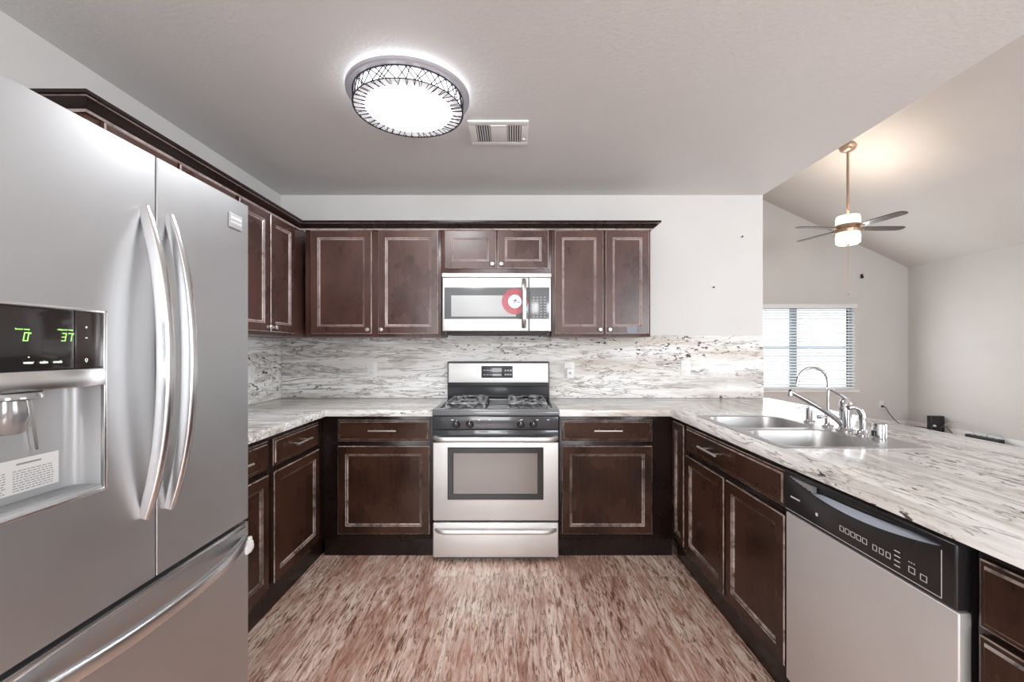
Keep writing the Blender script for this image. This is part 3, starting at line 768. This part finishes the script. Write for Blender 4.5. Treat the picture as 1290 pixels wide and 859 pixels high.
for k in range(9):
    z = .8415 - k * .0034; 
    ys = [y for y in [1.39 + .122 * j / 40 for j in range(41)] if .842 - .034 * sn(PI * (y - .968) / .544) ** .9 < z - .001]
    if ys: box(b, DX - .002, DX + .012, ys[0], ys[-1], z - .0016, z)
part('vent_louvers', b, M_grey, dcp)
b = NB(); xg = DX - .0066
def outl(y0, y1, z0, z1, w=.0015):
    for (p, q, r_, s_) in ((y0, y1, z0, z0 + w), (y0, y1, z1 - w, z1), (y0, y0 + w, z0, z1), (y1 - w, y1, z0, z1)): box(b, xg, xg + .0008, p, q, r_, s_)
for k in range(5): outl(1.252 - k * .0205, 1.268 - k * .0205, .753, .768)
for k in range(3): outl(1.138 - k * .0205, 1.152 - k * .0205, .750, .765)
for k in range(4): box(b, xg, xg + .0008, 1.070, 1.086, .742 + k * .012, .7445 + k * .012)
outl(1.030, 1.047, .745, .760); outl(1.000, 1.017, .742, .757)
for k in range(3): box(b, xg, xg + .0008, 1.031 + k * .0065, 1.0335 + k * .0065, .769, .7715)
box(b, xg, xg + .0008, 1.445, 1.492, .7735, .7785)
for (p, q, r_, s_) in ((.9655, .967, .728, .835), (.966, 1.52, .7265, .728)): box(b, xg, xg + .0008, p, q, r_, s_)
lathe(b, [(.0055, 0), (.0055, .001), (0, .001)], (xg + .0008, 1.364, .762), 16, T=Matrix.Rotation(-PI / 2, 4, 'Y'))
part('panel_lettering', b, mat('dishwasher_print', (.6, .6, .6), .5), dcp)

# ------------------------------------------------------------------ sink and taps
def rrect(x0, x1, y0, y1, r, n=8):
    out = []
    for cx, cy, a0 in ((x1 - r, y1 - r, 0), (x0 + r, y1 - r, PI / 2), (x0 + r, y0 + r, PI), (x1 - r, y0 + r, 1.5 * PI)):
        for k in range(n + 1): a = a0 + PI / 2 * k / n; out.append((cx + r * math.cos(a), cy + r * math.sin(a)))
    return out
sk = thing('kitchen_sink', 'double-bowl stainless steel sink set into the peninsula counter', 'sink', (1.28, 1.996, .75))
bowls = ((1.030, 1.425, 2.020, 2.365), (1.030, 1.425, 1.627, 1.972))
b = NB(); prism(b, rrect(SX0, SX1, SY0, SY1, .02), .9142, .9160, bev=.0004)
rim = part('rim', b, M_sink, sk)
cs = []
for (x0, x1, y0, y1) in bowls:
    c_ = NB(); prism(c_, rrect(x0, x1, y0, y1, .085), .8, 1.0); cs.append(c_)
cut(rim, cs)
for (x0, x1, y0, y1) in bowls:
    b = NB(); t = NB(); R_ = []
    for ins, z, r in ((-.003, .9163, .088), (.001, .9162, .085), (.004, .913, .083), (.010, .87, .08), (.018, .79, .075), (.03, .762, .07), (.06, .75, .06)):
        R_.append([t.verts.new((x, y, z)) for x, y in rrect(x0 + ins, x1 - ins, y0 + ins, y1 - ins, r)])
    m_ = len(R_[0])
    for i in range(len(R_) - 1):
        for k in range(m_): t.faces.new((R_[i][k], R_[i][(k + 1) % m_], R_[i + 1][(k + 1) % m_], R_[i + 1][k]))
    t.faces.new(R_[-1]); bmesh.ops.recalc_face_normals(t, faces=t.faces[:])
    merge(b, t); bw = part('basin', b, M_sink, sk)
    b = NB(); lathe(b, [(.045, .7505), (.043, .753), (.030, .7515), (0, .7515)], ((x0 + x1) / 2, (y0 + y1) / 2, 0), 24); part('drain', b, M_chrome, bw)
ZT = .9162
# soap dispenser
t_ = thing('soap_dispenser', 'short chrome soap pump at the far end of the sink ledge', 'soap dispenser', (1.49, 2.177, ZT), 'chrome fittings on the sink ledge')
b = NB(); lathe(b, [(.026, 0), (.026, .004), (.020, .008), (.0175, .012), (.0175, .060), (.015, .066), (.015, .074), (.0, .076)], (1.49, 2.177, ZT), 24); part('pump_body', b, M_chrome, t_)
b = NB(); tube(b, [(1.49, 2.177, ZT + .070), (1.46, 2.177, ZT + .073), (1.435, 2.177, ZT + .069)], [.008, .006, .005], 12); part('nozzle', b, M_chrome, t_)
# filter tap
t_ = thing('filter_tap', 'slim chrome gooseneck filter tap with a high arched spout', 'tap', (1.49, 2.05, ZT), 'chrome fittings on the sink ledge')
b = NB(); lathe(b, [(.024, 0), (.024, .004), (.017, .008), (.014, .014), (.014, .055), (.009, .062), (.007, .068)], (1.49, 2.05, ZT), 24); part('tap_body', b, M_chrome, t_)
b = NB(); pts = [(1.49, 2.05, ZT + .06), (1.49, 2.05, ZT + .15)] + [(1.49 - .0735 + .0735 * math.cos(a), 2.05, ZT + .205 + .0735 * math.sin(a)) for a in [PI * k / 16 for k in range(0, 15)]]
pts += [(1.345, 2.05, ZT + .212), (1.338, 2.05, ZT + .195)]
tube(b, pts, .0062, 14); part('spout', b, M_chrome, t_)
b = NB(); tube(b, [(1.478, 2.05, ZT + .042), (1.46, 2.05, ZT + .046), (1.438, 2.05, ZT + .044)], [.007, .009, .010], 12, ry=[.006, .005, .004]); part('lever', b, M_chrome, t_)
# main faucet
t_ = thing('kitchen_faucet', 'chrome single-lever faucet with long low spout over the sink', 'faucet', (1.49, 1.943, ZT), 'chrome fittings on the sink ledge')
b = NB(); lathe(b, [(.036, 0), (.036, .004), (.030, .009), (.0245, .014), (.0235, .06), (.0255, .085), (.0255, .11), (.022, .13), (.013, .145), (0, .149)], (1.49, 1.943, ZT), 32); part('faucet_body', b, M_chrome, t_)
b = NB(); pts = []
for k in range(15):
    s = k / 14; pts.append((1.475 - .235 * s, 1.943, ZT + .028 + .150 * s ** .82))
tube(b, pts, [.0125 - .003 * k / 14 for k in range(15)], 14)
lathe(b, [(.0105, 0), (.0105, -.020), (.009, -.022), (0, -.022)], (1.243, 1.943, ZT + .176), 16); part('spout', b, M_chrome, t_)
b = NB(); tube(b, [(1.50, 1.943, ZT + .140), (1.475, 1.943, ZT + .158), (1.44, 1.943, ZT + .178), (1.41, 1.943, ZT + .190)], [.012, .010, .007, .006], 12, ry=[.014, .012, .009, .007]); part('lever', b, M_chrome, t_)
# side sprayer
t_ = thing('side_sprayer', 'chrome side sprayer with hooked head beside the faucet body', 'sprayer', (1.49, 1.85, ZT), 'chrome fittings on the sink ledge')
b = NB(); lathe(b, [(.025, 0), (.025, .004), (.019, .010), (.016, .022)], (1.49, 1.85, ZT), 24); part('holder', b, M_chrome, t_)
b = NB(); pts = [(1.49, 1.85, ZT + .018), (1.492, 1.85, ZT + .06), (1.488, 1.85, ZT + .09), (1.474, 1.85, ZT + .112), (1.452, 1.85, ZT + .120), (1.43, 1.85, ZT + .116)]
tube(b, pts, [.011, .0125, .013, .013, .012, .011], 14); part('spray_head', b, M_chrome, t_)
# air gap
t_ = thing('air_gap_cap', 'chrome cylinder cap at the near end of the sink ledge', 'air gap', (1.49, 1.761, ZT), 'chrome fittings on the sink ledge')
b = NB(); lathe(b, [(.026, 0), (.026, .003), (.024, .006), (.024, .058), (.022, .064), (0, .066)], (1.49, 1.761, ZT), 28); part('cap', b, M_chrome, t_)
b = NB(); 
for k in range(3): box(b, 1.465, 1.4665, 1.750 + k * .009, 1.754 + k * .009, ZT + .012, ZT + .035)
parts_split('slot', b, M_blackm, t_)

# ------------------------------------------------------------------ outlets and nails
def outlet(label, T, plug=None):
    t = thing('power_outlet', label, 'outlet', tuple(T.translation), 'white wall outlets')
    b = NB(); box(b, -.036, .036, -.058, .058, 0, .005, .003, T=T); pl = part('cover_plate', b, M_white, t)
    b = NB()
    for s in (-1, 1): box(b, -.017, .017, s * .024 - .016, s * .024 + .016, .004, .0065, .002, T=T)
    parts_split('socket', b, M_trim, t)
    b = NB()
    for s in (-1, 1):
        for u in (-.006, .006): box(b, u - .001, u + .001, s * .024 - .003, s * .024 + .006, .0062, .0068, T=T)
    parts_split('slot', b, M_grey, t)
    return t
ys = YB - .012
outlet('white outlet on the backsplash left of the range', TX((-1.058, ys, 1.127), 'B'))
o2 = outlet('white outlet on the backsplash just right of the range with a plug-in night light', TX((.418, ys, 1.127), 'B'))
outlet('white outlet on the backsplash above the far end of the sink', TX((1.287, ys, 1.140), 'B'))
outlet('white outlet on the left wall backsplash by the refrigerator edge', TX((XL + .012, 2.86, 1.115), 'R'))
t_ = thing('night_light', 'white plug-in night light in the outlet right of the range', 'night light', (.418, ys, 1.08))
b = NB(); box(b, .392, .443, ys - .035, ys - .0072, 1.062, 1.140, .008, seg=3); part('housing', b, M_white, t_)
b = NB(); lathe(b, [(.010, 0), (.010, .002), (.006, .004), (0, .004)], (.418, ys - .034, 1.104), 16, T=Matrix.Rotation(PI / 2, 4, 'X')); part('sensor', b, M_grey, t_)
b = NB(); box(b, 5.77, 5.80, YF - .03, YF, 2.45, 2.52, .006); box(b, 5.778, 5.792, YF - .05, YF - .028, 2.455, 2.48, .004)
solo('wall_hook', b, M_blackm, 'small dark hook high on the far wall above the window side', 'hook')
for x, z, l in ((1.712, 2.123, 'dark nail high on the pale wall near its open end'), (1.498, 1.744, 'dark nail in the pale wall right of the wall cabinets')):
    b = NB(); lathe(b, [(.002, 0), (.002, .012), (.0065, .013), (.0065, .016), (0, .0165)], (x, YB, z), 12, T=Matrix.Rotation(PI / 2, 4, 'X'))
    solo('wall_nail', b, M_blackm, l, 'nail')

# ------------------------------------------------------------------ ceiling light and vent
LX, LY = -.467, 1.935
cl = thing('ceiling_light', 'round glowing ceiling light with crystal lattice rim', 'ceiling light', (LX, LY, HC))
b = NB(); lathe(b, [(.16, -.021), (.268, -.021), (.268, -.034), (.262, -.039), (0, -.039)], (LX, LY, HC), 64); part('mount', b, M_lampm, cl)
b = NB(); lathe(b, [(.195, 0), (.208, 0), (.208, -.021), (.195, -.021)], (LX, LY, HC), 64, closed=True); part('added_halo_ring', b, M_halo, cl)  # unseen emitter added above the mount to brighten the ceiling around it
zt, zb, rr = HC - .040, HC - .092, .239
b = NB(); lathe(b, [(.176, zb + .010), (.186, zb + .010), (.186, zb + .002), (.182, zb - .002), (0, zb - .003)], (LX, LY, 0), 64); part('diffuser', b, M_glow, cl)
b = NB(); lathe(b, [(.222, zt), (.229, zt), (.229, zb + .010), (.222, zb + .010)], (LX, LY, 0), 64, closed=True); part('light_ring', b, M_glow2, cl)
b = NB(); lathe(b, [(.187, zb + .003), (.234, zb + .003), (.234, zb + .006), (.187, zb + .006)], (LX, LY, 0), 64, closed=True); part('acrylic_rim', b, M_glow3, cl)
b = NB()
ring = lambda r, z, n=96: [(LX + r * math.cos(2 * PI * k / n), LY + r * math.sin(2 * PI * k / n), z) for k in range(n + 1)]
for r, z, w in ((rr, zt, .0022), (rr, zb, .0022), (.187, zb - .001, .0016)): tube(b, ring(r, z), w, 6, cap=False)
P = lambda a, z, r=rr: (LX + r * math.cos(a), LY + r * math.sin(a), z)
n = 44
for k in range(n):
    a = 2 * PI * k / n; j = lambda: random.uniform(-.07, .07)
    tube(b, [P(a + j(), zt), P(a + .17 + j(), zb)], .0021, 5); tube(b, [P(a + .17 + j(), zt), P(a + j(), zb)], .0021, 5)
    tube(b, [P(a + j() * .6, zb), P(a + .04 + j() * .6, zb - .001, .187)], .0016, 5); tube(b, [P(a + .05 + j() * .6, zb), P(a + .02 + j() * .6, zb - .001, .187)], .0016, 5)
part('lattice_shade', b, M_wire, cl)
vt = thing('ceiling_vent', 'white rectangular ceiling vent beside the round light', 'vent', (-.08, 2.308, HC))
vx0, vx1, vy0, vy1 = -.232, .076, 2.180, 2.437
b = NB()
for (x0, x1, y0, y1) in ((vx0, vx1, vy0, vy0 + .04), (vx0, vx1, vy1 - .04, vy1), (vx0, vx0 + .036, vy0 + .04, vy1 - .04), (vx1 - .036, vx1, vy0 + .04, vy1 - .04), (-.121, -.035, vy0 + .04, vy1 - .04)):
    box(b, x0, x1, y0, y1, HC - .010, HC, .003)
box(b, -.121, -.035, vy0 + .035, vy0 + .042, HC - .014, HC - .008, .002)
part('grille_frame', b, M_white, vt)
b = NB(); box(b, vx0 + .03, vx1 - .03, vy0 + .03, vy1 - .03, HC - .0022, HC - .0002); part('duct', b, M_blackm, vt)
for x0, x1, s in ((vx0 + .036, -.121, 1), (-.035, vx1 - .036, -1)):
    b = NB()
    for k in range(6):
        x = x0 + (x1 - x0) * (k + .5) / 6
        box(b, -.0045, .0045, vy0 + .04, vy1 - .04, -.0008, .0008, T=Matrix.Translation((x, 0, HC - .006)) @ Matrix.Rotation(s * .8, 4, 'Y'))
    part('louvers', b, M_white, vt)
b = NB(); box(b, .048, .062, 2.355, 2.362, HC - .016, HC - .008, .002); part('damper_lever', b, M_white, vt)

# ------------------------------------------------------------------ ceiling fan in the far room
fxx, fyy = 4.10, 5.305; fz_ = vault(fxx)
cf = thing('ceiling_fan', 'ceiling fan with long downrod and lit glass hub in the far room', 'ceiling fan', (fxx, fyy, fz_))
b = NB(); lathe(b, [(.06, .03), (.092, -.004), (.092, -.035), (.075, -.065), (.04, -.085), (.02, -.088)], (fxx, fyy, fz_), 32); part('canopy', b, M_bronze, cf)
b = NB(); tube(b, [(fxx, fyy, fz_ - .08), (fxx, fyy, 2.90)], .0145, 14); part('downrod', b, M_bronze, cf)
b = NB(); lathe(b, [(.118, 2.905), (.126, 2.86), (.126, 2.80), (.02, 2.797), (.02, 2.801), (.122, 2.804), (.122, 2.86), (.114, 2.905)], (fxx, fyy, 0), 36, closed=True); ug = part('upper_glass', b, M_fanglass, cf)
b = NB(); lathe(b, [(.10, 2.84), (.10, 2.848), (.02, 2.848), (.02, 2.84)], (fxx, fyy, 0), 36, closed=True); part('uplight', b, mat('fan_uplight', (1, 1, 1), .5, emit=(1, .82, .64), es=95), ug)
b = NB(); lathe(b, [(.10, 2.80), (.130, 2.797), (.134, 2.775), (.120, 2.755), (.134, 2.735), (.130, 2.705), (.10, 2.70)], (fxx, fyy, 0), 36); part('motor_band', b, M_bronze, cf)
b = NB(); lathe(b, [(.116, 2.702), (.128, 2.66), (.124, 2.58), (.105, 2.562), (0, 2.560)], (fxx, fyy, 0), 36); lg = part('lower_glass', b, M_fanglass, cf)
b = NB(); lathe(b, [(.022, 2.562), (.022, 2.552), (.010, 2.545), (0, 2.543)], (fxx, fyy, 0), 20); part('finial', b, M_bronze, lg)
b = NB(); tube(b, [(fxx, fyy, 2.55), (fxx + .004, fyy, 1.96)], .0022, 6); lathe(b, [(.006, 0), (.007, -.02), (0, -.03)], (fxx + .004, fyy, 1.965), 10); part('pull_chain', b, M_bronze, cf)
for an in (-80, -1, 106, 185):
    a = math.radians(an)
    T = Matrix.Translation((fxx, fyy, 2.755)) @ Matrix.Rotation(a, 4, 'Z') @ Matrix.Rotation(math.radians(-7), 4, 'X')
    b = NB(); pts = [(.15, -.035), (.20, -.055), (.40, -.066), (.62, -.062), (.66, -.045), (.675, 0), (.66, .045), (.62, .062), (.40, .066), (.20, .055), (.15, .035)]
    prism(b, pts, -.004, .004, T=T, bev=.0015, seg=1); bl = part('blade', b, M_blade, cf)
    b = NB(); box(b, .10, .20, -.022, .022, -.010, -.004, .003, T=T); part('bracket', b, M_bronze, bl)

# ------------------------------------------------------------------ blind over the far window
bl = thing('window_blind', 'white horizontal slat blind covering the far window', 'blind', ((FW[0] + FW[1]) / 2, YF, FW[2]))
b = NB(); box(b, FW[0] - .02, FW[1] + .012, YF - .055, YF - .004, FW[3] - .045, FW[3] + .012, .006); box(b, FW[0] - .025, FW[1] + .022, YF - .065, YF - .002, FW[3] + .010, FW[3] + .024, .004); part('headrail', b, M_trim, bl)
b = NB(); z = FW[2] + .04
while z < FW[3] - .05:
    box(b, FW[0] + .008, FW[1] - .008, -.0235, .0235, -.0012, .0012, T=Matrix.Translation((0, YF - .028, z)) @ Matrix.Rotation(.50, 4, 'X')); z += .0475
part('slats', b, M_slat, bl)
b = NB(); box(b, FW[0] + .008, FW[1] - .008, YF - .05, YF - .008, FW[2] + .004, FW[2] + .022, .004); part('bottom_rail', b, M_trim, bl)
b = NB()
for x in (FW[0] + .25, 4.72, FW[1] - .14): tube(b, [(x, YF - .054, FW[2] + .02), (x, YF - .054, FW[3] - .04)], .0018, 6)
part('cords', b, M_slat, bl)

# ------------------------------------------------------------------ electronics on the far room's floor
o5 = outlet('white outlet low on the far wall with a black cord', TX((6.117, YF, .352), 'B'))
b = NB(); yq = YF - .008
box(b, 6.106, 6.134, yq - .03, yq + .0005, .312, .342, .004)
pts = [(6.12, yq - .03, .327), (6.128, yq - .07, .31), (6.17, yq - .10, .21), (6.27, yq - .12, .085), (6.33, yq - .16, .05), (6.36, 6.9, .045), (6.42, 6.78, .05), (6.43, 6.72, .045)]
def smooth(p, n=6):
    P = [Vector(q) for q in p]; P = [P[0]] + P + [P[-1]]; out = []
    for i in range(1, len(P) - 2):
        for k in range(n):
            t = k / n; a, b_, c, d = P[i - 1], P[i], P[i + 1], P[i + 2]
            out.append(.5 * ((2 * b_) + (c - a) * t + (2 * a - 5 * b_ + 4 * c - d) * t * t + (3 * b_ - a - 3 * c + d) * t ** 3))
    out.append(P[-2]); return out
tube(b, smooth(pts), .006, 8); solo('cable', b, M_cable, 'black cord drooping from the far wall outlet to the black box', 'cable')
md_ = thing('modem', 'black modem box on the floor against the right wall of the far room', 'modem', (6.44, 6.60, 0))
b = NB(); box(b, 6.33, 6.53, 6.55, 6.63, .012, .262, .008, seg=3); part('case', b, M_black, md_)
b = NB(); prism(b, [(6.345, .110), (6.40, .098), (6.395, .122), (6.365, .135)], 6.5475, 6.5505, T=Matrix(((1, 0, 0, 0), (0, 0, 1, 0), (0, 1, 0, 0), (0, 0, 0, 1)))); part('logo', b, M_print, md_)
b = NB(); box(b, 6.35, 6.51, 6.54, 6.64, 0, .014, .003); part('base', b, M_blackm, md_)
ps = thing('power_strip', 'black power strip lying by the right wall beyond the counter', 'power strip', (6.45, 5.95, 0))
b = NB(); box(b, 6.42, 6.50, 5.72, 6.16, 0, .075, .008, seg=3); part('case', b, M_blackm, ps)
b = NB()
for k in range(5): box(b, 6.44, 6.48, 5.77 + k * .075, 5.80 + k * .075, .0745, .0765, .0005)
parts_split('socket', b, M_grey, ps)
b = NB(); tube(b, smooth([(6.43, 6.52, .09), (6.45, 6.42, .17), (6.46, 6.28, .225), (6.46, 6.16, .20), (6.455, 6.09, .13), (6.455, 6.06, .082)], 8), .006, 8)
solo('cable', b, M_grey, 'grey cable looping from the black box to the power strip', 'cable', )
b = NB(); tube(b, smooth([(6.40, 6.53, .05), (6.39, 6.46, .115), (6.385, 6.40, .135), (6.38, 6.33, .09), (6.375, 6.27, .03), (6.37, 6.22, .012)], 8), .005, 8)
solo('cable', b, M_cable, 'short dark cable in front of the black box', 'cable')
b = NB(); tube(b, smooth([(6.52, 5.98, .02), (6.52, 5.95, .10), (6.52, 5.88, .13), (6.52, 5.80, .11), (6.52, 5.70, .05), (6.52, 5.5, .012)], 8), .005, 8)
solo('cable', b, M_grey, 'thin grey cable arching up behind the power strip', 'cable')
